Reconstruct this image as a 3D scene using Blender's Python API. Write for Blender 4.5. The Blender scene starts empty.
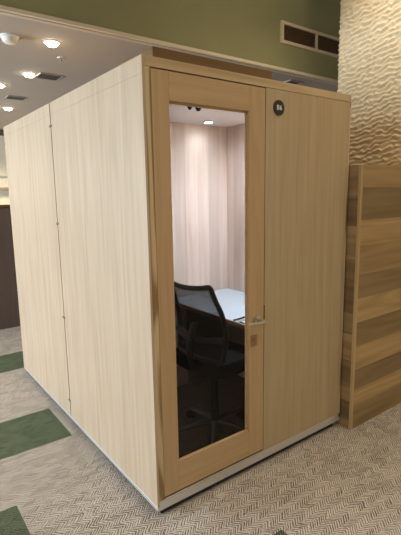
import bpy, bmesh, math, random
from mathutils import Vector, Matrix, noise
random.seed(7)
S = bpy.context.scene
COL = S.collection
PI = math.pi
HB = 0.045                      # plinth height: the booth shell starts here

# ------------------------------------------------------------------ materials
def newmat(name):
    m = bpy.data.materials.new(name); m.use_nodes = True
    nt = m.node_tree
    return m, nt, nt.nodes['Principled BSDF']

def N(nt, t, **kw):
    n = nt.nodes.new(t)
    for k, v in kw.items(): setattr(n, k, v)
    return n

def plain(name, col, rough=0.5, metal=0.0, spec=0.5):
    m, nt, b = newmat(name)
    b.inputs['Base Color'].default_value = (*col, 1)
    b.inputs['Roughness'].default_value = rough
    b.inputs['Metallic'].default_value = metal
    b.inputs['Specular IOR Level'].default_value = spec
    return m

def painted(name, col, rough=0.6, var=0.06, scale=3.0, bump=0.05):
    m, nt, b = newmat(name)
    tc = N(nt, 'ShaderNodeTexCoord')
    no = N(nt, 'ShaderNodeTexNoise'); no.inputs['Scale'].default_value = scale; no.inputs['Detail'].default_value = 4
    nt.links.new(tc.outputs['Object'], no.inputs['Vector'])
    r = N(nt, 'ShaderNodeValToRGB')
    r.color_ramp.elements[0].position = .3; r.color_ramp.elements[1].position = .7
    r.color_ramp.elements[0].color = (*[c * (1 - var) for c in col], 1)
    r.color_ramp.elements[1].color = (*[min(1, c * (1 + var)) for c in col], 1)
    nt.links.new(no.outputs['Fac'], r.inputs['Fac']); nt.links.new(r.outputs['Color'], b.inputs['Base Color'])
    n2 = N(nt, 'ShaderNodeTexNoise'); n2.inputs['Scale'].default_value = 180
    nt.links.new(tc.outputs['Object'], n2.inputs['Vector'])
    bp = N(nt, 'ShaderNodeBump'); bp.inputs['Strength'].default_value = bump; bp.inputs['Distance'].default_value = .004
    nt.links.new(n2.outputs['Fac'], bp.inputs['Height']); nt.links.new(bp.outputs['Normal'], b.inputs['Normal'])
    b.inputs['Roughness'].default_value = rough
    return m

def wood(name, light, mid, dark, grain='z', rough=.45, fine=1.0, cath=.35, planks=None, seed=0.0, width=None, tone=.25):
    """grain: axis the fibres run along. planks: (axis, [(edge, gain)...]) boards of unequal width.
    width: (axis, w) boards of equal width with random tone."""
    m, nt, b = newmat(name)
    tc = N(nt, 'ShaderNodeTexCoord')
    L = nt.links.new
    def mapping(sc, off=(0, 0, 0)):
        mp = N(nt, 'ShaderNodeMapping')
        mp.inputs['Scale'].default_value = sc; mp.inputs['Location'].default_value = off
        return mp
    def axes(across, along):
        return {'z': (across, across, along), 'h': (along, along, across), 'x': (along, across, across)}[grain]
    src = tc.outputs['Object']
    boardv = None
    if width or planks:
        sp = N(nt, 'ShaderNodeSeparateXYZ'); L(src, sp.inputs[0])
        if width:
            ax, w = width
            if ax == 'xy':
                ad = N(nt, 'ShaderNodeMath', operation='ADD'); L(sp.outputs['X'], ad.inputs[0]); L(sp.outputs['Y'], ad.inputs[1]); o = ad.outputs[0]
            else: o = sp.outputs[ax.upper()]
            dv = N(nt, 'ShaderNodeMath', operation='DIVIDE'); L(o, dv.inputs[0]); dv.inputs[1].default_value = w
            fl = N(nt, 'ShaderNodeMath', operation='FLOOR'); L(dv.outputs[0], fl.inputs[0])
            ws = N(nt, 'ShaderNodeTexWhiteNoise', noise_dimensions='1D'); L(fl.outputs[0], ws.inputs['W'])
            boardv = ws.outputs['Value']
        else:
            ax, lo, hi, stops = planks
            mr = N(nt, 'ShaderNodeMapRange'); L(sp.outputs[ax.upper()], mr.inputs['Value'])
            mr.inputs['From Min'].default_value = lo; mr.inputs['From Max'].default_value = hi
            rp = N(nt, 'ShaderNodeValToRGB'); rp.color_ramp.interpolation = 'CONSTANT'
            els = rp.color_ramp.elements
            for i, (z, v) in enumerate(stops):
                e = els[0] if i == 0 else (els[1] if i == 1 else els.new((z - lo) / (hi - lo)))
                e.position = (z - lo) / (hi - lo); e.color = (v, v, v, 1)
            L(mr.outputs[0], rp.inputs['Fac'])
            boardv = rp.outputs['Color']
        cx = N(nt, 'ShaderNodeCombineXYZ')
        ml = N(nt, 'ShaderNodeMath', operation='MULTIPLY'); L(boardv, ml.inputs[0]); ml.inputs[1].default_value = 37.0
        for k in range(3): L(ml.outputs[0], cx.inputs[k])
        av = N(nt, 'ShaderNodeVectorMath', operation='ADD'); L(src, av.inputs[0]); L(cx.outputs[0], av.inputs[1])
        src = av.outputs[0]
    m1 = mapping(axes(26 * fine, 1.3), (seed, seed * 1.7, seed * .3)); L(src, m1.inputs['Vector'])
    n1 = N(nt, 'ShaderNodeTexNoise'); n1.inputs['Scale'].default_value = 1; n1.inputs['Detail'].default_value = 5; n1.inputs['Roughness'].default_value = .6
    L(m1.outputs[0], n1.inputs['Vector'])
    m2 = mapping(axes(5.5, .55), (seed * 2.1 + 3, seed, seed)); L(src, m2.inputs['Vector'])
    n2 = N(nt, 'ShaderNodeTexNoise'); n2.inputs['Scale'].default_value = 1; n2.inputs['Detail'].default_value = 1.5
    L(m2.outputs[0], n2.inputs['Vector'])
    mu = N(nt, 'ShaderNodeMath', operation='MULTIPLY'); L(n2.outputs['Fac'], mu.inputs[0]); mu.inputs[1].default_value = 40
    sn = N(nt, 'ShaderNodeMath', operation='SINE'); L(mu.outputs[0], sn.inputs[0])
    mr2 = N(nt, 'ShaderNodeMapRange'); L(sn.outputs[0], mr2.inputs['Value']); mr2.inputs['From Min'].default_value = -1
    mx = N(nt, 'ShaderNodeMix'); mx.inputs['Factor'].default_value = cath
    L(n1.outputs['Fac'], mx.inputs['A']); L(mr2.outputs[0], mx.inputs['B'])
    r = N(nt, 'ShaderNodeValToRGB'); e = r.color_ramp.elements
    e[0].position = .22; e[0].color = (*dark, 1); e[1].position = .72; e[1].color = (*light, 1)
    k = e.new(.48); k.color = (*mid, 1)
    L(mx.outputs['Result'], r.inputs['Fac'])
    out = r.outputs['Color']
    if boardv is not None:
        g = N(nt, 'ShaderNodeMapRange'); L(boardv, g.inputs['Value'])
        g.inputs['To Min'].default_value = 1 - tone; g.inputs['To Max'].default_value = 1 + tone * .5
        mc = N(nt, 'ShaderNodeMix', data_type='RGBA', blend_type='MULTIPLY'); mc.inputs['Factor'].default_value = 1
        L(out, mc.inputs['A']); L(g.outputs[0], mc.inputs['B']); out = mc.outputs['Result']
    L(out, b.inputs['Base Color'])
    b.inputs['Roughness'].default_value = rough; b.inputs['Specular IOR Level'].default_value = .35
    bp = N(nt, 'ShaderNodeBump'); bp.inputs['Strength'].default_value = .08; bp.inputs['Distance'].default_value = .002
    L(n1.outputs['Fac'], bp.inputs['Height']); L(bp.outputs['Normal'], b.inputs['Normal'])
    return m

def emitter(name, col, strength):
    m, nt, b = newmat(name)
    b.inputs['Base Color'].default_value = (.9, .9, .9, 1)
    b.inputs['Emission Color'].default_value = (*col, 1); b.inputs['Emission Strength'].default_value = strength
    return m

def glass_mat(name, tint, refl_rough=.0):
    m = bpy.data.materials.new(name); m.use_nodes = True
    nt = m.node_tree; nt.nodes.clear()
    o = N(nt, 'ShaderNodeOutputMaterial'); t = N(nt, 'ShaderNodeBsdfTransparent'); g = N(nt, 'ShaderNodeBsdfGlossy')
    t.inputs['Color'].default_value = (*tint, 1); g.inputs['Roughness'].default_value = refl_rough
    f = N(nt, 'ShaderNodeFresnel'); f.inputs['IOR'].default_value = 1.45
    geo = N(nt, 'ShaderNodeNewGeometry'); ior = N(nt, 'ShaderNodeMapRange')      # same weak reflection from both faces of the pane
    ior.inputs['To Min'].default_value = 1.22; ior.inputs['To Max'].default_value = 1 / 1.22
    nt.links.new(geo.outputs['Backfacing'], ior.inputs['Value']); nt.links.new(ior.outputs[0], f.inputs['IOR'])
    x = N(nt, 'ShaderNodeMixShader')
    nt.links.new(f.outputs[0], x.inputs[0]); nt.links.new(t.outputs[0], x.inputs[1]); nt.links.new(g.outputs[0], x.inputs[2])
    nt.links.new(x.outputs[0], o.inputs['Surface'])
    return m

def carpet(name, la, lb, da, ga, gb, tiles):
    """zig-zag loop carpet in 0.5 m tiles; the tiles in the list are green."""
    m, nt, b = newmat(name); L = nt.links.new
    def M(op, a, bb=None, c=None):
        n = N(nt, 'ShaderNodeMath', operation=op)
        for i, v in enumerate((a, bb, c)):
            if v is None: continue
            if isinstance(v, (int, float)): n.inputs[i].default_value = v
            else: L(v, n.inputs[i])
        return n.outputs[0]
    tc = N(nt, 'ShaderNodeTexCoord')
    nz = N(nt, 'ShaderNodeTexNoise'); nz.inputs['Scale'].default_value = 28; nz.inputs['Detail'].default_value = 2
    L(tc.outputs['Object'], nz.inputs['Vector'])
    sp = N(nt, 'ShaderNodeSeparateXYZ'); L(tc.outputs['Object'], sp.inputs[0])
    X0, Y0 = sp.outputs['X'], sp.outputs['Y']
    X, Y = Y0, X0
    wob = M('MULTIPLY', M('SUBTRACT', nz.outputs['Fac'], .5), .014)
    P = .070
    # rows of slanting strokes, each row leaning the other way
    row = M('FLOOR', M('DIVIDE', X, P / 2))
    tri = M('PINGPONG', X, P / 2)
    ph = M('ADD', M('ADD', Y, tri), wob)
    # broken up: each short stretch of a row is shifted by its own amount
    cellv = N(nt, 'ShaderNodeCombineXYZ'); L(row, cellv.inputs[0]); L(M('FLOOR', M('DIVIDE', M('ADD', Y, tri), .045)), cellv.inputs[1])
    wn = N(nt, 'ShaderNodeTexWhiteNoise', noise_dimensions='3D'); L(cellv.outputs[0], wn.inputs['Vector'])
    st = M('SINE', M('ADD', M('MULTIPLY', ph, 2 * PI / .0172), M('MULTIPLY', wn.outputs['Value'], 5)))
    st01 = M('MULTIPLY_ADD', st, .5, .5)
    n3 = N(nt, 'ShaderNodeTexNoise'); n3.inputs['Scale'].default_value = 95; n3.inputs['Detail'].default_value = 3; n3.inputs['Roughness'].default_value = .7
    L(tc.outputs['Object'], n3.inputs['Vector'])
    n4 = N(nt, 'ShaderNodeTexNoise'); n4.inputs['Scale'].default_value = 60; n4.inputs['Detail'].default_value = 4
    L(tc.outputs['Object'], n4.inputs['Vector'])
    val = M('ADD', M('MULTIPLY', st01, .42), M('ADD', M('MULTIPLY', n3.outputs['Fac'], .58), M('ADD', M('MULTIPLY', n4.outputs['Fac'], .30), M('MULTIPLY', wn.outputs['Value'], .12))))
    def ramp(cols):
        r = N(nt, 'ShaderNodeValToRGB'); e = r.color_ramp.elements
        e[0].position = .43; e[0].color = (*cols[0], 1); e[1].position = .88; e[1].color = (*cols[2], 1)
        k = e.new(.65); k.color = (*cols[1], 1)
        L(val, r.inputs['Fac']); return r.outputs['Color']
    beige = ramp((da, lb, la)); 
    out = beige
    if tiles:
        green = ramp((gb, tuple((p + q) / 2 for p, q in zip(ga, gb)), ga))
        ix = M('FLOOR', M('DIVIDE', M('ADD', X0, .05), .5)); iy = M('FLOOR', M('DIVIDE', M('ADD', Y0, -.07), .5))
        mask = None
        for (a, c) in tiles:
            k = M('MULTIPLY', M('COMPARE', ix, a, .1), M('COMPARE', iy, c, .1))
            mask = k if mask is None else M('MAXIMUM', mask, k)
        mc = N(nt, 'ShaderNodeMix', data_type='RGBA'); L(mask, mc.inputs['Factor']); L(beige, mc.inputs['A']); L(green, mc.inputs['B'])
        out = mc.outputs['Result']
    L(out, b.inputs['Base Color']); b.inputs['Roughness'].default_value = .95; b.inputs['Specular IOR Level'].default_value = .1
    bp = N(nt, 'ShaderNodeBump'); bp.inputs['Strength'].default_value = .5; bp.inputs['Distance'].default_value = .004
    L(val, bp.inputs['Height']); L(bp.outputs['Normal'], b.inputs['Normal'])
    return m

ASH = wood('ash_veneer', (.52, .40, .24), (.47, .355, .205), (.41, .305, .17), fine=1.3, cath=.10)
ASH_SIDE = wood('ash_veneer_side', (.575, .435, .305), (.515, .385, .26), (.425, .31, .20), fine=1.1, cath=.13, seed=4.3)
ASH_RAIL = wood('ash_edge_band', (.60, .45, .26), (.54, .395, .22), (.44, .31, .16), grain='h', fine=1.2, cath=.2, seed=2)
ASH_POST = wood('ash_figured_post', (.60, .45, .26), (.50, .36, .19), (.27, .17, .075), fine=1.0, cath=.72, seed=9.1)
DOORWOOD = wood('door_ash', (.55, .375, .205), (.50, .335, .175), (.43, .28, .14), fine=1.4, cath=.10, seed=6.6)
DOORRAIL = wood('door_ash_rail', (.55, .375, .205), (.50, .335, .175), (.43, .28, .14), grain='h', fine=1.4, cath=.10, seed=3.6)
BROWN_CAP = wood('brown_oak', (.20, .115, .04), (.165, .09, .03), (.12, .062, .02), grain='h', cath=.25, seed=1)
INNER = wood('inner_board', (.80, .66, .58), (.74, .58, .50), (.64, .47, .39), fine=1.0, cath=.12, width=('xy', .115), tone=.16, seed=5)
PSTOPS = [(0, .35), (.165, .85), (.285, .2), (.43, .8), (.60, .25), (.77, .75), (.93, .30), (1.10, .45), (1.29, .7), (1.46, .12), (1.665, .5)]
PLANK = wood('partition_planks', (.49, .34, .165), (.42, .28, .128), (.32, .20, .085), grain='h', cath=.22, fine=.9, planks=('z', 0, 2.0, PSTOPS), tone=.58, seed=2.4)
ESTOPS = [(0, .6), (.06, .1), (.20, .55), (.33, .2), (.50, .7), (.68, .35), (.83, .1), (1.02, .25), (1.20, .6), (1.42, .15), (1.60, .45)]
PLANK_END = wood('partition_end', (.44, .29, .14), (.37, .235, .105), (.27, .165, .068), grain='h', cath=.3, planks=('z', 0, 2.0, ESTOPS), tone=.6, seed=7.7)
PLANK_EDGE = wood('partition_corner', (.58, .41, .21), (.50, .345, .16), (.42, .27, .12), cath=.15, seed=8)
DARKLAM = wood('dark_laminate', (.15, .115, .098), (.135, .10, .085), (.115, .085, .07), cath=.1, seed=3)
ALU = plain('brushed_aluminium', (.74, .73, .71), .42, .75)
STEEL = plain('satin_steel', (.62, .58, .52), .28, 1.0)
CHROME = plain('chrome', (.75, .75, .76), .15, 1.0)
BRONZE = plain('bronze_plate', (.36, .23, .12), .4, .7)
BLACK = plain('black_plastic', (.008, .008, .009), .5, spec=.25)
BLACKFAB = plain('black_fabric', (.008, .008, .009), .95, spec=.05)
PLINTH = plain('dark_plinth', (.02, .022, .026), .8)
GAP = plain('gap_seal', (.02, .015, .01), .9)
WHITELAM = painted('white_laminate', (.58, .66, .73), .25, .015, 8, .0)
WHITE = plain('white_plastic', (.75, .72, .66), .5)
PAPER = plain('white_paper', (.82, .82, .80), .7)
GREEN = painted('green_wallpaper', (.36, .35, .175), .75, .05, 2.2, .15)
CREAM = painted('cream_paint', (.74, .64, .48), .6, .02, 2, .04)
WALLCREAM = painted('wall_cream', (.74, .66, .50), .6, .02, 2, .04)
CEIL = painted('mauve_ceiling', (.43, .37, .315), .8, .02, 2, .06)
UPCEIL = painted('upper_ceiling', (.34, .29, .2), .8, .02, 2, .06)
TEXT = painted('sculpted_plaster', (.73, .585, .37), .62, .02, 5, .1)
SLAT = plain('dark_slats', (.13, .075, .032), .6)
VENT = plain('grey_vent', (.10, .095, .09), .6)
GLASS = glass_mat('door_glass', (.80, .81, .81))
WGLASS = glass_mat('window_glass', (.95, .97, .97))
CARPET = carpet('zigzag_carpet', (.72, .645, .56), (.385, .335, .28), (.10, .082, .066), (.18, .215, .135), (.016, .030, .013),
                [(-1, 2), (-2, 0), (0, -2), (-1, 5), (0, 5), (0, 8), (1, 8), (2, -4), (-3, -2), (-4, 1)])
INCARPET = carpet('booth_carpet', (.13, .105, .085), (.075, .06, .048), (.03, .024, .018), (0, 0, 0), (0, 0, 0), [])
PLAQUE = plain('black_plaque', (.012, .011, .008), .4)
LAMP_W = emitter('warm_lamp', (1, .86, .62), 26)
LAMP_C = emitter('cool_lamp', (.86, .93, 1), 30)

# ------------------------------------------------------------------ mesh helpers
def bx(bm, x0, x1, y0, y1, z0, z1, bev=0.0, mi=0):
    vs = [bm.verts.new((x, y, z)) for x in (x0, x1) for y in (y0, y1) for z in (z0, z1)]
    fs = [bm.faces.new([vs[i] for i in q]) for q in ((0, 1, 3, 2), (4, 6, 7, 5), (0, 4, 5, 1), (2, 3, 7, 6), (0, 2, 6, 4), (1, 5, 7, 3))]
    for f in fs: f.material_index = mi
    if bev:
        es = list({e for f in fs for e in f.edges})
        bmesh.ops.bevel(bm, geom=es, offset=bev, segments=2, affect='EDGES', profile=.5)
    return fs

def cyl(bm, p0, p1, r0, r1=None, seg=20):
    r1 = r0 if r1 is None else r1
    p0, p1 = Vector(p0), Vector(p1); d = p1 - p0
    M = Matrix.Translation((p0 + p1) / 2) @ d.to_track_quat('Z', 'Y').to_matrix().to_4x4()
    bmesh.ops.create_cone(bm, cap_ends=True, segments=seg, radius1=r0, radius2=r1, depth=d.length, matrix=M)

def lathe(bm, prof, c=(0, 0, 0), seg=32):
    rings = []
    for r, z in prof:
        rings.append([bm.verts.new((c[0] + r * math.cos(2 * PI * i / seg), c[1] + r * math.sin(2 * PI * i / seg), c[2] + z)) for i in range(seg)] if r > 1e-6 else [bm.verts.new((c[0], c[1], c[2] + z))])
    for a, b in zip(rings, rings[1:]):
        for i in range(seg):
            j = (i + 1) % seg
            if len(a) == 1 and len(b) == 1: continue
            if len(a) == 1: bm.faces.new((a[0], b[i], b[j]))
            elif len(b) == 1: bm.faces.new((a[i], b[0], a[j]))
            else: bm.faces.new((a[i], b[i], b[j], a[j]))

def sweep(bm, pts, r, seg=10, closed=False, flat=1.0):
    pts = [Vector(p) for p in pts]; n = len(pts); rings = []
    for i, p in enumerate(pts):
        a = pts[(i - 1) % n] if (closed or i) else p
        b = pts[(i + 1) % n] if (closed or i < n - 1) else p
        t = (b - a).normalized()
        up = Vector((0, 0, 1)) if abs(t.z) < .95 else Vector((1, 0, 0))
        s = t.cross(up).normalized(); u = s.cross(t)
        rr = r[i] if isinstance(r, (list, tuple)) else r
        rings.append([bm.verts.new(p + s * rr * math.cos(2 * PI * k / seg) + u * rr * flat * math.sin(2 * PI * k / seg)) for k in range(seg)])
    for i in range(n if closed else n - 1):
        a, b = rings[i], rings[(i + 1) % n]
        for k in range(seg):
            bm.faces.new((a[k], a[(k + 1) % seg], b[(k + 1) % seg], b[k]))
    if not closed:
        bm.faces.new(rings[0][::-1]); bm.faces.new(rings[-1])

def smooth_path(ctrl, n=8, closed=False):
    c = [Vector(p) for p in ctrl]; out = []; m = len(c)
    for i in range(m if closed else m - 1):
        p0 = c[(i - 1) % m] if (closed or i) else c[0]; p1 = c[i]; p2 = c[(i + 1) % m]
        p3 = c[(i + 2) % m] if (closed or i + 2 < m) else c[-1]
        for k in range(n):
            t = k / n
            out.append(.5 * (2 * p1 + (p2 - p0) * t + (2 * p0 - 5 * p1 + 4 * p2 - p3) * t * t + (3 * p1 - p0 - 3 * p2 + p3) * t ** 3))
    if not closed: out.append(c[-1])
    return out

def obj(name, bm, mats, parent=None, smooth=False):
    """one linked mesh object; vertices arrive in world coordinates of an unrotated parent."""
    bmesh.ops.recalc_face_normals(bm, faces=bm.faces[:])
    me = bpy.data.meshes.new(name); bm.to_mesh(me); bm.free()
    for m in (mats if isinstance(mats, (list, tuple)) else [mats]): me.materials.append(m)
    o = bpy.data.objects.new(name, me); COL.objects.link(o)
    if smooth:
        for p in me.polygons: p.use_smooth = True
        try: me.set_sharp_from_angle(angle=math.radians(40))
        except Exception: pass
    if parent is not None:
        w = Vector((0, 0, 0)); q = parent
        while q is not None: w += q.location; q = q.parent
        me.transform(Matrix.Translation(-w)); o.parent = parent
    return o

def box(name, d, mat, parent=None, bev=.0015):
    bm = bmesh.new(); bx(bm, *d, bev=bev); return obj(name, bm, mat, parent)

def thing(name, label, cat, loc, group=None):
    o = bpy.data.objects.new(name, None); o.empty_display_size = .1; COL.objects.link(o); o.location = loc
    o['label'] = label; o['category'] = cat
    if group: o['group'] = group
    return o

def struct(o):
    o['kind'] = 'structure'; return o

# ------------------------------------------------------------------ the room
WX = 2.60; WY = 0.915            # sculpted wall plane and its far edge
CY = 1.45; CZ = 2.845            # edge and height of the lower ceiling
UZ = 3.78                        # upper ceiling
struct(box('floor', (-6, 8, -6, 9, -.1, 0), CARPET, bev=0))
bm = bmesh.new(); bx(bm, -6, 8, CY + .02, 9, CZ, CZ + .12); struct(obj('ceiling', bm, CEIL))
struct(box('wall_bulkhead', (-6, 8, CY, CY + .12, CZ + .02, UZ + .02), GREEN, bev=0))
bm = bmesh.new(); bx(bm, -6, 8, -6, CY + .1, UZ, UZ + .1); struct(obj('ceiling_upper', bm, UPCEIL))
# stepped moulding along the edge of the lower ceiling
struct(box('trim_1', (-6, 8, CY - .012, CY + .012, CZ - .010, CZ + .018), painted('cap_cream', (.90, .78, .58), .6, .02), bev=.003))
struct(box('trim_2', (-6, 8, CY + .013, CY + .060, CZ - .016, CZ + .001), painted('moulding_beige', (.60, .52, .42), .7, .02), bev=.004))
struct(box('trim_3', (-6, 8, CY + .061, CY + .105, CZ - .008, CZ + .001), CEIL, bev=.003))
# far wall with panel mouldings
struct(box('wall_back', (-6, 8, 7.0, 7.15, 0, CZ + .05), WALLCREAM, bev=0))
struct(box('trim_4', (-6, 8, 6.93, 7.0, 2.745, 2.845), plain('cornice_brown', (.12, .085, .05), .6), bev=.01))
struct(box('trim_5', (-6, 8, 6.955, 7.0, 2.03, 2.075), WALLCREAM, bev=.006))
struct(box('trim_6', (-6, 8, 6.90, 7.0, 1.775, 1.825), plain('ledge_brown', (.30, .22, .15), .5), bev=.006))

# sculpted plaster wall: wavy horizontal ridges in real relief
def relief(y, z):
    w = noise.noise(Vector((y * 11, z * 7.0, 3.1))) * .38 + noise.noise(Vector((y * 30, z * 18, 8.4))) * .34
    t = (z + .16 * y) / .040 + w * 1.25
    r = math.floor(t); s = t - r
    n = noise.noise(Vector((y * 10, z * 10, 1.7)))
    a = .68 + .42 * math.sin(2 * PI * (y / .105 + .47 * r + 1.1 * n))        # short scallops, staggered from row to row
    prof = (s / .64) if s < .64 else (1 - s) / .36
    prof = prof * prof * (3 - 2 * prof)
    return .017 * prof * max(.15, a) + .002 * noise.noise(Vector((y * 50, z * 60, 0)))
bm = bmesh.new()
y0, y1, z0, z1 = -2.6, WY, 0, UZ + .01
ny, nz = 440, 720
gv = []
for j in range(nz + 1):
    z = z0 + (z1 - z0) * j / nz; rowv = []
    for i in range(ny + 1):
        y = y0 + (y1 - y0) * i / ny
        rowv.append(bm.verts.new((WX - relief(y, z), y, z)))
    gv.append(rowv)
for j in range(nz):
    for i in range(ny):
        bm.faces.new((gv[j][i], gv[j][i + 1], gv[j + 1][i + 1], gv[j + 1][i]))
for f in bm.faces: f.smooth = True
bx(bm, WX + .002, WX + .30, -5.9, WY, 0, UZ)
for j in range(nz):                       # close the far edge of the relief
    a, b = gv[j][ny], gv[j + 1][ny]
    bm.faces.new((a, b, bm.verts.new((WX + .01, WY, b.co.z)), bm.verts.new((WX + .01, WY, a.co.z))))
struct(obj('wall_right', bm, TEXT))

# left wall with a row of tall windows (daylight side)
bm = bmesh.new()
bx(bm, -6.1, -6, -6, 9, 0, .5); bx(bm, -6.1, -6, -6, 9, 2.6, UZ)
for (a, b) in ((-6, -3.2), (-.6, -.2), (2.4, 2.8), (5.4, 9)): bx(bm, -6.1, -6, a, b, .5, 2.6)
struct(obj('wall_left', bm, WALLCREAM))
for i, (a, b) in enumerate(((-3.2, -.6), (-.2, 2.4), (2.8, 5.4))):
    bm = bmesh.new()
    bx(bm, -6.09, -6.01, a, a + .05, .5, 2.6); bx(bm, -6.09, -6.01, b - .05, b, .5, 2.6)
    bx(bm, -6.09, -6.01, a, b, .5, .55); bx(bm, -6.09, -6.01, a, b, 2.55, 2.6); bx(bm, -6.08, -6.02, (a + b) / 2 - .02, (a + b) / 2 + .02, .55, 2.55)
    w = struct(obj('window_%d' % (i + 1), bm, CREAM))
    box('pane', (-6.055, -6.045, a + .05, b - .05, .55, 2.55), WGLASS, w, bev=0)

# ------------------------------------------------------------------ the booth
W, D, H = 1.505, 2.432, 2.245
SEAM = 1.212
booth = thing('work_booth', 'pale wooden work booth with a glazed door and a round black number plate', 'booth', (W / 2, D / 2, 0))
B = booth
FT = .042
box('plinth', (.035, W - .035, .03, D - .03, 0, HB), PLINTH, B, bev=0)
# aluminium foot rails round the shell
bm = bmesh.new()
bx(bm, .0125, W - .0125, 0, .03, HB, HB + .052, bev=.002)
obj('base_rail', bm, ALU, B)
bm = bmesh.new(); bx(bm, 0, .012, 0, D, HB, HB + .024, bev=.002); obj('base_rail', bm, ALU, B)
bm = bmesh.new(); bx(bm, W - .012, W, 0, D, HB, HB + .024, bev=.002); obj('base_rail', bm, ALU, B)
# side panels, two to a side, with a dark joint between
for (xa, xb, sx) in ((0, .012, 0), (W - .012, W, 1)):
    for (ya, yb) in ((0 if sx == 0 else FT + .001, SEAM - .006), (SEAM + .006, D)):
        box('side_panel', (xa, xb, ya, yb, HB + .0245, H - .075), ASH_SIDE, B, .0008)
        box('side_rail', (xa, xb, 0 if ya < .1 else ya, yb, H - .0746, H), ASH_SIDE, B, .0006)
    box('joint_strip', (xa + .003, xb - .003, SEAM - .006, SEAM + .006, HB + .024, H - .002), plain('joint_brown', (.10, .065, .035), .8), B, bev=0)
# connector bolts beside the joint and on the far edge
for z in (2.10, 1.465, .81, .19):
    for y in (SEAM - .016, SEAM + .016, D - .016):
        bm = bmesh.new(); cyl(bm, (.002, y, z), (-.005, y, z), .009, .007, 14); cyl(bm, (-.005, y, z), (-.0075, y, z), .004, .003, 8)
        obj('bolt', bm, STEEL, B)
box('rear_panel', (.0125, W - .0125, D - .035, D, HB + .024, H - .001), ASH_SIDE, B)
# front
FT = .042
RAILZ = 2.202                      # underside of the front top rail
box('corner_post', (.0125, .043, 0, FT, HB + .053, RAILZ - .001), ASH_POST, B)
box('top_rail', (.0125, W - .0125, 0, FT, RAILZ, H), ASH_RAIL, B)
box('front_panel', (.752, W - .012, 0, FT, HB + .054, RAILZ - .002), ASH, B)
box('edge_strip', (W - .011, W, 0, FT, HB + .052, RAILZ - .001), ASH_POST, B)
box('threshold', (.044, .751, -.004, FT, HB + .0525, HB + .060), CHROME, B, bev=.001)
# rebate behind the door gap
bm = bmesh.new()
bx(bm, .0435, .0515, .03, .055, HB + .06, RAILZ - .001); bx(bm, .743, .7515, .03, .055, HB + .06, RAILZ - .001); bx(bm, .0515, .743, .03, .055, RAILZ - .012, RAILZ - .001)
obj('door_rebate', bm, GAP, B)
# roof and the raised brown box on it
box('roof', (.0125, W - .0125, FT + .001, D - .036, H - .04, H - .004), ASH_RAIL, B)
box('roof_box', (.105, .877, .08, .42, H - .003, 2.316), BROWN_CAP, B)
# inside of the front room
IZ = 2.193
box('inner_back_wall', (.036, W - .036, 1.168, 1.205, HB + .001, IZ + .004), INNER, B, bev=0)
box('inner_side_wall', (W - .046, W - .036, FT + .014, 1.167, HB + .001, IZ + .004), INNER, B, bev=0)
box('inner_side_wall', (.036, .046, FT + .014, 1.167, HB + .001, IZ + .004), INNER, B, bev=0)
box('inner_ceiling', (.047, W - .047, FT + .014, 1.167, IZ, IZ + .010), painted('inner_ceiling_white', (.80, .74, .70), .5, .02, 4, .02), B, bev=0)
box('inner_floor', (.047, W - .047, FT + .014, 1.167, HB + .001, HB + .008), INCARPET, B, bev=0)
bm = bmesh.new(); lathe(bm, [(.030, 0), (.048, -.002), (.050, -.006), (.046, -.009), (.034, -.007), (.030, -.003)], (1.155, 1.02, IZ), 32)
cl = obj('ceiling_light', bm, WHITE, B, True)
bm = bmesh.new(); cyl(bm, (1.155, 1.02, IZ - .001), (1.155, 1.02, IZ - .005), .031, .031, 24); obj('lens', bm, LAMP_C, cl)
bm = bmesh.new(); lathe(bm, [(.030, 0), (.048, -.002), (.050, -.006), (.046, -.009), (.034, -.007), (.030, -.003)], (1.22, .30, IZ), 32)  # unseen second fixture, added to go with the back-wall fill
cl = obj('ceiling_light', bm, WHITE, B, True)
bm = bmesh.new(); cyl(bm, (1.22, .30, IZ - .001), (1.22, .30, IZ - .005), .031, .031, 24); obj('lens', bm, LAMP_C, cl)
for (x, y, r) in ((.68, .60, .017), (.755, .61, .022)):
    bm = bmesh.new(); lathe(bm, [(0, -.022), (r * .5, -.02), (r * .8, -.008), (r, 0)], (x, y, IZ), 20); obj('ceiling_sensor', bm, BLACK, B, True)

# door: two stiles, two rails, one pane
DX0, DX1, DZ0, DZ1 = .0447, .7475, HB + .064, RAILZ - .006
GX0, GX1, GZ0, GZ1 = .138, .634, .262, 2.070
bm = bmesh.new()
bx(bm, DX0, GX0, .002, .040, DZ0, DZ1, bev=.0012); bx(bm, GX1, DX1, .002, .040, DZ0, DZ1, bev=.0012)
door = obj('door', bm, DOORWOOD, B)
box('door_rail', (GX0, GX1, .0022, .0398, GZ1, DZ1), DOORRAIL, door)
box('door_rail', (GX0, GX1, .0022, .0398, DZ0, GZ0), DOORRAIL, door)
bm = bmesh.new()
bx(bm, GX0, GX0 + .010, .020, .028, GZ0, GZ1); bx(bm, GX1 - .010, GX1, .020, .028, GZ0, GZ1); bx(bm, GX0, GX1, .020, .028, GZ1 - .010, GZ1); bx(bm, GX0, GX1, .006, .028, GZ0, GZ0 + .010, bev=.003)
obj('glazing_bead', bm, DOORRAIL, door)
box('glass_pane', (GX0 + .002, GX1 - .002, .0285, .0345, GZ0 + .002, GZ1 - .002), GLASS, door, bev=0)
bm = bmesh.new()
hx, hz = .690, .938
cyl(bm, (hx, .003, hz), (hx, -.009, hz), .025, .024, 28); cyl(bm, (hx, -.009, hz), (hx, -.052, hz - .002), .010, .010, 18)
sweep(bm, smooth_path([(hx + .010, -.052, hz - .008), (hx, -.055, hz - .007), (hx - .05, -.056, hz - .004), (hx - .098, -.054, hz + .001), (hx - .108, -.050, hz + .002)], 6), .0095, 12)
obj('lever_handle', bm, STEEL, door, True)
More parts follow.
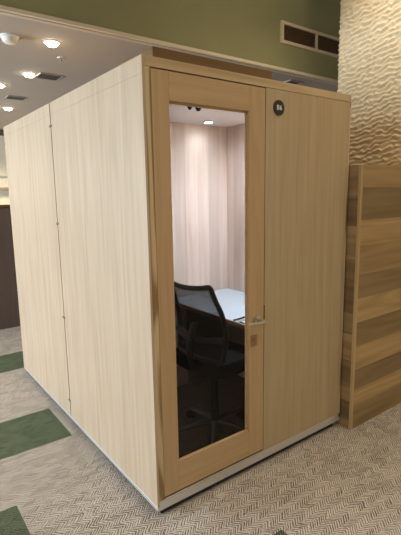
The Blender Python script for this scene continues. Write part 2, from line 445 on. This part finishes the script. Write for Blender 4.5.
bm = bmesh.new(); bx(bm, .646, .690, -.003, .003, .785, .848, bev=.002); cyl(bm, (.668, -.003, .822), (.668, -.009, .822), .010, .009, 18); bx(bm, .6665, .6695, -.010, -.008, .816, .828)
obj('lock_plate', bm, BRONZE, door)
box('latch_plate', (.7478, .7515, -.001, .02, .93, 1.01), GAP, B, bev=0)
# number plate with the booth's mark
bm = bmesh.new(); px, pz = .848, 2.105
cyl(bm, (px, .001, pz), (px, -.006, pz), .041, .040, 48)
plate = obj('number_plate', bm, PLAQUE, B)
fc = bpy.data.curves.new('numeral', 'FONT'); fc.body = 'B6'; fc.size = .036; fc.extrude = .0012; fc.align_x = 'CENTER'; fc.align_y = 'CENTER'; fc.space_character = 1.12; fc.offset = .0004
fo = bpy.data.objects.new('numeral_text', fc); COL.objects.link(fo)
bpy.context.view_layer.update()
me = bpy.data.meshes.new_from_object(fo); bpy.data.objects.remove(fo)
me.materials.clear(); me.materials.append(PAPER)
no = bpy.data.objects.new('numeral', me); COL.objects.link(no)
me.transform(Matrix.Translation((px - W / 2, -.0065 - D / 2, pz)) @ Matrix.Rotation(PI / 2, 4, 'X'))
no.parent = plate

# ------------------------------------------------------------------ desk in the booth
dk = thing('desk', 'white-topped desk with a brown front edge along the inner right wall of the booth', 'desk', (1.14, .61, HB + .008))
DT = .820
box('desk_top', (.828, 1.4585, .058, 1.1665, DT - .028, DT), WHITELAM, dk, bev=.001)
box('edge_band', (.820, .8275, .058, 1.1665, DT - .030, DT), wood('desk_edge', (.30, .19, .11), (.24, .15, .085), (.18, .11, .06), grain='h', cath=.2), dk, bev=.001)
box('side_support', (1.00, 1.4585, .060, .085, HB + .009, DT - .029), DARKLAM, dk)
box('side_support', (1.00, 1.4585, 1.138, 1.163, HB + .009, DT - .029), DARKLAM, dk)
box('modesty_panel', (1.40, 1.42, .086, 1.137, HB + .25, DT - .029), DARKLAM, dk)

# things on the desk near the door
cb = thing('clipboard', 'white sheet on a black-edged board lying on the desk near the door', 'clipboard', (.90, .20, DT))
bm = bmesh.new(); bx(bm, .832, 1.02, .11, .315, DT + .0005, DT + .005, bev=.002); obj('board', bm, BLACK, cb)
bm = bmesh.new(); bx(bm, .842, 1.01, .12, .300, DT + .0052, DT + .0062); obj('sheet', bm, PAPER, cb)
bm = bmesh.new(); sweep(bm, smooth_path([(.826, .36, DT + .006), (.87, .345, DT + .012), (.94, .345, DT + .018), (1.02, .35, DT + .012), (1.10, .40, DT + .006), (1.22, .42, DT + .006)], 8), .006, 10)
cable = obj('cable', bm, BLACK, None, True); cable['label'] = 'thin black cable lying across the white desk top beside the sheet'; cable['category'] = 'cable'

# ------------------------------------------------------------------ office chair
FZ = HB + .008
CHX, CHY, CHR = .665, .365, math.radians(7)
ch = thing('office_chair', 'black mesh-backed swivel chair on a five-star base pushed up to the desk in the booth', 'chair', (0, 0, 0))
# built facing +x about the origin, floor at 0
def shell(u, v):          # backrest surface: u across (-1..1), v up (0..1)
    zz = .60 + .455 * v
    xx = -.125 + .03 * math.sin(PI * v) - .085 * v ** 2.2 + .035 * (u * u - 1)
    half = .190 + .022 * math.sin(PI * min(1, v * 1.1)) - .012 * v
    return Vector((xx, u * half, zz + (.016 * u * u if v > .9 else 0)))
nb, mb_ = 18, 22
bm = bmesh.new(); g = [[bm.verts.new(shell(-1 + 2 * i / nb, j / mb_)) for i in range(nb + 1)] for j in range(mb_ + 1)]
for j in range(mb_):
    for i in range(nb): bm.faces.new((g[j][i], g[j][i + 1], g[j + 1][i + 1], g[j + 1][i]))
bmesh.ops.solidify(bm, geom=bm.faces[:], thickness=.003)
# see-through woven mesh
mm, nt, b = newmat('black_mesh')
b.inputs['Base Color'].default_value = (.007, .007, .008, 1); b.inputs['Roughness'].default_value = .9; b.inputs['Specular IOR Level'].default_value = .1; b.inputs['Alpha'].default_value = .82
obj('backrest', bm, mm, ch, True)
loop = [shell(-1, j / 12) for j in range(13)] + [shell(-1 + 2 * i / 8, 1) for i in range(1, 8)] + [shell(1, 1 - j / 12) for j in range(13)] + [shell(1 - 2 * i / 8, 0) for i in range(1, 8)]
bm = bmesh.new(); sweep(bm, smooth_path(loop, 3, True), .015, 10, True)
obj('back_frame', bm, BLACK, ch, True)
bm = bmesh.new()
sweep(bm, [shell(-1 + 2 * i / 10, .30) + Vector((-.012, 0, -.03 * (1 - (-1 + 2 * i / 10) ** 2))) for i in range(11)], .018, 10, flat=1.6)
obj('lumbar_bar', bm, BLACK, ch, True)
bm = bmesh.new(); sweep(bm, smooth_path([(-.165, 0, .82), (-.205, 0, .70), (-.20, 0, .60), (-.15, 0, .515), (-.03, 0, .492)], 6), .022, 12)
obj('back_support', bm, BLACK, ch, True)
bm = bmesh.new()
fs = bx(bm, -.20, .26, -.235, .235, .515, .58, bev=0)
bmesh.ops.subdivide_edges(bm, edges=bm.edges[:], cuts=6, use_grid_fill=True)
for v in bm.verts:
    x, y = (v.co.x - .03) / .23, v.co.y / .235
    if abs(x) > .98 and abs(y) > .5 or abs(y) > .98 and abs(x) > .5 or True:
        k = max(1, (abs(x) ** 4 + abs(y) ** 4) ** .25)
        v.co.x = .03 + x / k * .23; v.co.y = y / k * .235
    if v.co.z > .55: v.co.z += .012 - .03 * max(0, x - .5) ** 2 * 2 + .012 * y * y
st = obj('seat', bm, BLACKFAB, ch, True)
md = st.modifiers.new('bevel', 'BEVEL'); md.width = .014; md.segments = 3; md.limit_method = 'ANGLE'
bm = bmesh.new(); bx(bm, -.10, .09, -.08, .08, .47, .515, bev=.012); obj('tilt_mechanism', bm, BLACK, ch)
bm = bmesh.new(); cyl(bm, (0, 0, .16), (0, 0, .472), .014, .014, 20); obj('gas_lift', bm, CHROME, ch, True)
bm = bmesh.new(); cyl(bm, (0, 0, .07), (0, 0, .425), .030, .026, 24); obj('column_cover', bm, BLACK, ch, True)
for k in range(5):
    a = math.radians(79 + 72 * k)
    c, s = math.cos(a), math.sin(a)
    bm = bmesh.new()
    sweep(bm, smooth_path([(c * .015, s * .015, .115), (c * .12, s * .12, .108), (c * .24, s * .24, .085), (c * .305, s * .305, .075)], 5), [.024 - .010 * i / 15 for i in range(16)], 10, flat=.75)
    lg = obj('base_leg', bm, plain('polished_leg_%d' % k, (.035, .035, .037), .3, 0) if k == 0 else bpy.data.materials['polished_leg_0'], ch, True)
    bm = bmesh.new()
    t = Vector((-s, c, 0)); ctr = Vector((c * .305, s * .305, .030))
    for sg in (-1, 1): cyl(bm, ctr + t * (.006 * sg), ctr + t * (.024 * sg), .030, .027, 22)
    cyl(bm, ctr - t * .007, ctr + t * .007, .016, .016, 14); cyl(bm, ctr + Vector((0, 0, .012)), ctr + Vector((0, 0, .048)), .008, .008, 12)
    obj('caster', bm, BLACK, lg, True)
ch.location = (CHX, CHY, FZ + .001); ch.rotation_euler = (0, 0, CHR)

# ------------------------------------------------------------------ partitions
pt = thing('wood_partition', 'tall partition of mixed brown wooden boards standing to the right of the booth', 'partition', (2.05, .2, 0))
PX0, PX1, PY0, PY1, PZ = 1.518, 2.578, -.085, .46, 1.815
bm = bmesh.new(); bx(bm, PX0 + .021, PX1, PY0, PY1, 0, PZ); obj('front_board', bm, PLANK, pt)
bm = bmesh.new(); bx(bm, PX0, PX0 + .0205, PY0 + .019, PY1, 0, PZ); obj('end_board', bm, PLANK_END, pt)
bm = bmesh.new(); bx(bm, PX0 - .001, PX0 + .0205, PY0 - .001, PY0 + .0185, 0, PZ + .0005, bev=.002); obj('corner_strip', bm, PLANK_EDGE, pt)

lp = thing('low_partition', 'dark brown low partition with a wooden cap behind the left end of the booth', 'partition', (.2, 4.2, 0))
box('panel', (-2.2, 2.4, 4.06, 4.20, 0, 1.525), DARKLAM, lp, bev=.003)
box('cap', (-2.22, 2.42, 4.045, 4.215, 1.526, 1.556), BROWN_CAP, lp, bev=.004)

# ------------------------------------------------------------------ ceiling fittings
g = None
def downlight(x, y, z, label, r=.055, power=10, mat=LAMP_W):
    t = thing('downlight', label, 'ceiling light', (x, y, z), 'recessed lights in the low ceiling')
    bm = bmesh.new(); lathe(bm, [(r * .72, -.001), (r * .76, -.006), (r, -.004), (r * 1.03, 0)], (x, y, z), 32); obj('trim_ring', bm, WHITE, t, True)
    bm = bmesh.new(); lathe(bm, [(r * .73, -.0005), (r * .70, -.012), (r * .5, -.026), (0, -.034)], (x, y, z), 28); obj('lens', bm, mat, t)  # bulge in the lens shape stands in for the lamp's bloom
    l = bpy.data.lights.new('downlight_beam', 'SPOT'); l.energy = power; l.color = (1, .82, .6); l.spot_size = math.radians(115); l.spot_blend = .8; l.shadow_soft_size = .005
    lo = bpy.data.objects.new('downlight_beam', l); COL.objects.link(lo); lo.location = (x, y, z - .045)
downlight(.292, 1.908, CZ, 'large bright recessed ceiling light nearest the green bulkhead', .066, 14)
downlight(.406, 2.936, CZ, 'bright recessed ceiling light just left of the larger grey vent', .065)
downlight(.268, 3.548, CZ, 'recessed ceiling light cut off by the left edge of the photo', .065)
downlight(.66, 4.824, CZ, 'smallest recessed ceiling light, below the smaller grey vent', .07)

def vent(x0, x1, y0, y1, label, fm=None):
    t = thing('ceiling_vent', label, 'vent', ((x0 + x1) / 2, (y0 + y1) / 2, CZ), 'grey vents in the low ceiling')
    f = .012
    bm = bmesh.new(); bx(bm, x0, x1, y0, y0 + f, CZ - .010, CZ - .0005); bx(bm, x0, x1, y1 - f, y1, CZ - .010, CZ - .0005); bx(bm, x0, x0 + f, y0 + f, y1 - f, CZ - .010, CZ - .0005); bx(bm, x1 - f, x1, y0 + f, y1 - f, CZ - .010, CZ - .0005)
    obj('frame', bm, fm or plain('vent_frame', (.36, .31, .27), .6), t)
    bm = bmesh.new(); bx(bm, x0 + f, x1 - f, y0 + f, y1 - f, CZ - .002, CZ - .0005)
    n = 9
    for k in range(n):
        y = y0 + f + (y1 - y0 - 2 * f) * (k + .5) / n; bx(bm, x0 + f, x1 - f, y - .004, y + .004, CZ - .008, CZ - .0015)
    obj('louvre', bm, VENT, t)
vent(.478, .712, 2.81, 3.02, 'larger dark grey square vent in the low ceiling')
vent(.465, .690, 4.00, 4.19, 'smaller, farther dark grey vent in the low ceiling')
vent(2.78, 2.98, 1.66, 1.86, 'grey ceiling vent just above the right end of the booth roof', CEIL)

sd = thing('smoke_detector', 'cream dome smoke detector on the low ceiling at the left edge', 'smoke detector', (-.017, 1.94, CZ))
bm = bmesh.new(); lathe(bm, [(.068, 0), (.068, -.012), (.060, -.016)], (-.017, 1.94, CZ), 36); obj('base', bm, WHITE, sd, True)
bm = bmesh.new(); lathe(bm, [(.060, -.016), (.052, -.040), (.040, -.050), (0, -.053)], (-.017, 1.94, CZ), 36); obj('dome', bm, WHITE, sd, True)
sk = thing('ceiling_sprinkler', 'tiny sprinkler head on the low ceiling between the large light and the vent', 'sprinkler', (.48, 2.248, CZ))
bm = bmesh.new(); lathe(bm, [(.030, .001), (.028, -.006), (.014, -.008)], (.48, 2.248, CZ), 24); obj('escutcheon', bm, WHITE, sk, True)
bm = bmesh.new(); cyl(bm, (.48, 2.248, CZ - .006), (.48, 2.248, CZ - .035), .006, .006, 12); cyl(bm, (.48, 2.248, CZ - .035), (.48, 2.248, CZ - .038), .014, .014, 16); obj('nozzle', bm, STEEL, sk)

# air grille in the green bulkhead
ag = thing('air_grille', 'cream-framed air grille with dark slats in the green bulkhead', 'air grille', (2.9, CY, 3.19))
gx0, gx1, gz0, gz1 = 2.385, 3.46, 3.088, 3.290
fw = .030
bm = bmesh.new()
bx(bm, gx0, gx1, CY - .022, CY - .0005, gz0, gz0 + fw, bev=.002); bx(bm, gx0, gx1, CY - .022, CY - .0005, gz1 - fw, gz1, bev=.002)
for a in (gx0, 2.895, gx1 - fw): bx(bm, a, a + fw + .004, CY - .021, CY - .0005, gz0 + fw, gz1 - fw)
obj('frame', bm, painted('grille_cream', (.88, .72, .47), .6, .02), ag)
for (a, b_) in ((gx0 + fw + .004, 2.895), (2.929, gx1 - fw)):
    bm = bmesh.new(); bx(bm, a, b_, CY - .004, CY - .0005, gz0 + fw, gz1 - fw)
    for k in range(8):
        z = gz0 + fw + (gz1 - gz0 - 2 * fw) * (k + .5) / 8
        bx(bm, a, b_, CY - .016, CY - .003, z - .0035, z + .0035)
    obj('slat_panel', bm, SLAT, ag)

# ------------------------------------------------------------------ light
def area(name, loc, rot, size, energy, col, sy=None, spread=None):
    l = bpy.data.lights.new(name, 'AREA'); l.energy = energy; l.color = col; l.shape = 'RECTANGLE'; l.size = size; l.size_y = sy or size
    if spread: l.spread = math.radians(spread)
    o = bpy.data.objects.new(name, l); COL.objects.link(o); o.location = loc; o.rotation_euler = rot
    return o
def spot(name, loc, target, energy, col, size=80, blend=.6, soft=.06):
    l = bpy.data.lights.new(name, 'SPOT'); l.energy = energy; l.color = col; l.spot_size = math.radians(size); l.spot_blend = blend; l.shadow_soft_size = soft
    o = bpy.data.objects.new(name, l); COL.objects.link(o); o.location = loc
    o.rotation_euler = (Vector(target) - Vector(loc)).to_track_quat('-Z', 'Y').to_euler()
    return o
# daylight through the left-hand windows
for i, y in enumerate((-1.9, 1.1, 4.1)):
    area('daylight', (-5.98, y, 1.55), (0, -PI / 2, 0), 2.0, (45, 55, 420)[i], (.70, .85, 1.0), 2.5)
# recessed lamps of the upper ceiling
for (x, y, e) in ((2.1, .30, 26), (1.7, -.55, 24), (2.12, -.95, 15), (2.12, -1.65, 15), (.3, -1.6, 40), (-1.8, -1.2, 60), (.9, -3.4, 60)):
    spot('upper_spot', (x, y, UZ - .03), (x, y, 0), e, (1, .84, .64), 140, .8, .07)
spot('upper_spot', (2.0, -.7, UZ - .03), (2.5, 1.45, 3.1), 22, (1, .84, .64), 100, .8, .35)  # unseen fill, added to brighten the grille and bulkhead
# unseen fill spots added at the low ceiling to brighten the far room
for (x, y) in ((-1.2, 2.0), (-1.2, 3.6), (-1.2, 5.4), (.4, 6.2), (1.8, 6.0)):
    spot('low_fill', (x, y, CZ - .02), (x, y, 0), 110 if y > 5 else 25, (1, .88, .72), 130, .8, .05)
# the booth's lamp at the rear, plus an unseen fill added near the door
spot('booth_spot', (1.155, 1.02, IZ - .012), (1.155, 1.0, 0), 4.5, (.78, .88, 1.0), 160, .8, .04)
spot('booth_spot', (1.22, .30, IZ - .012), (1.22, .40, 0), 105, (.74, .86, 1.0), 165, .7, .04)

wd = bpy.data.worlds.new('World'); S.world = wd; wd.use_nodes = True
bg = wd.node_tree.nodes['Background']; bg.inputs['Color'].default_value = (1, .93, .84, 1); bg.inputs['Strength'].default_value = .30

# ------------------------------------------------------------------ camera
cd = bpy.data.cameras.new('camera'); cam = bpy.data.objects.new('camera', cd); COL.objects.link(cam)
yaw, pitch, roll, f = 0.6381, -0.1653, -0.0171, 441.2182
cy, sy, cp, sp = math.cos(yaw), math.sin(yaw), math.cos(pitch), math.sin(pitch)
fwd = Vector((sy * cp, cy * cp, sp)); right = Vector((cy, -sy, 0)); up = right.cross(fwd)
c, s = math.cos(roll), math.sin(roll)
r2 = c * right + s * up; u2 = -s * right + c * up
M = Matrix((r2, u2, -fwd)).transposed().to_4x4(); M.translation = Vector((-1.0117, -1.7653, 1.603 + HB))
cam.matrix_world = M
cd.sensor_fit = 'VERTICAL'; cd.sensor_height = 36; cd.lens = f / 535 * 36; cd.clip_start = .05
S.camera = cam

S.view_settings.view_transform = 'Standard'; S.view_settings.look = 'None'; S.view_settings.gamma = 1
S.view_settings.use_curve_mapping = False; S.view_settings.exposure = 0.35
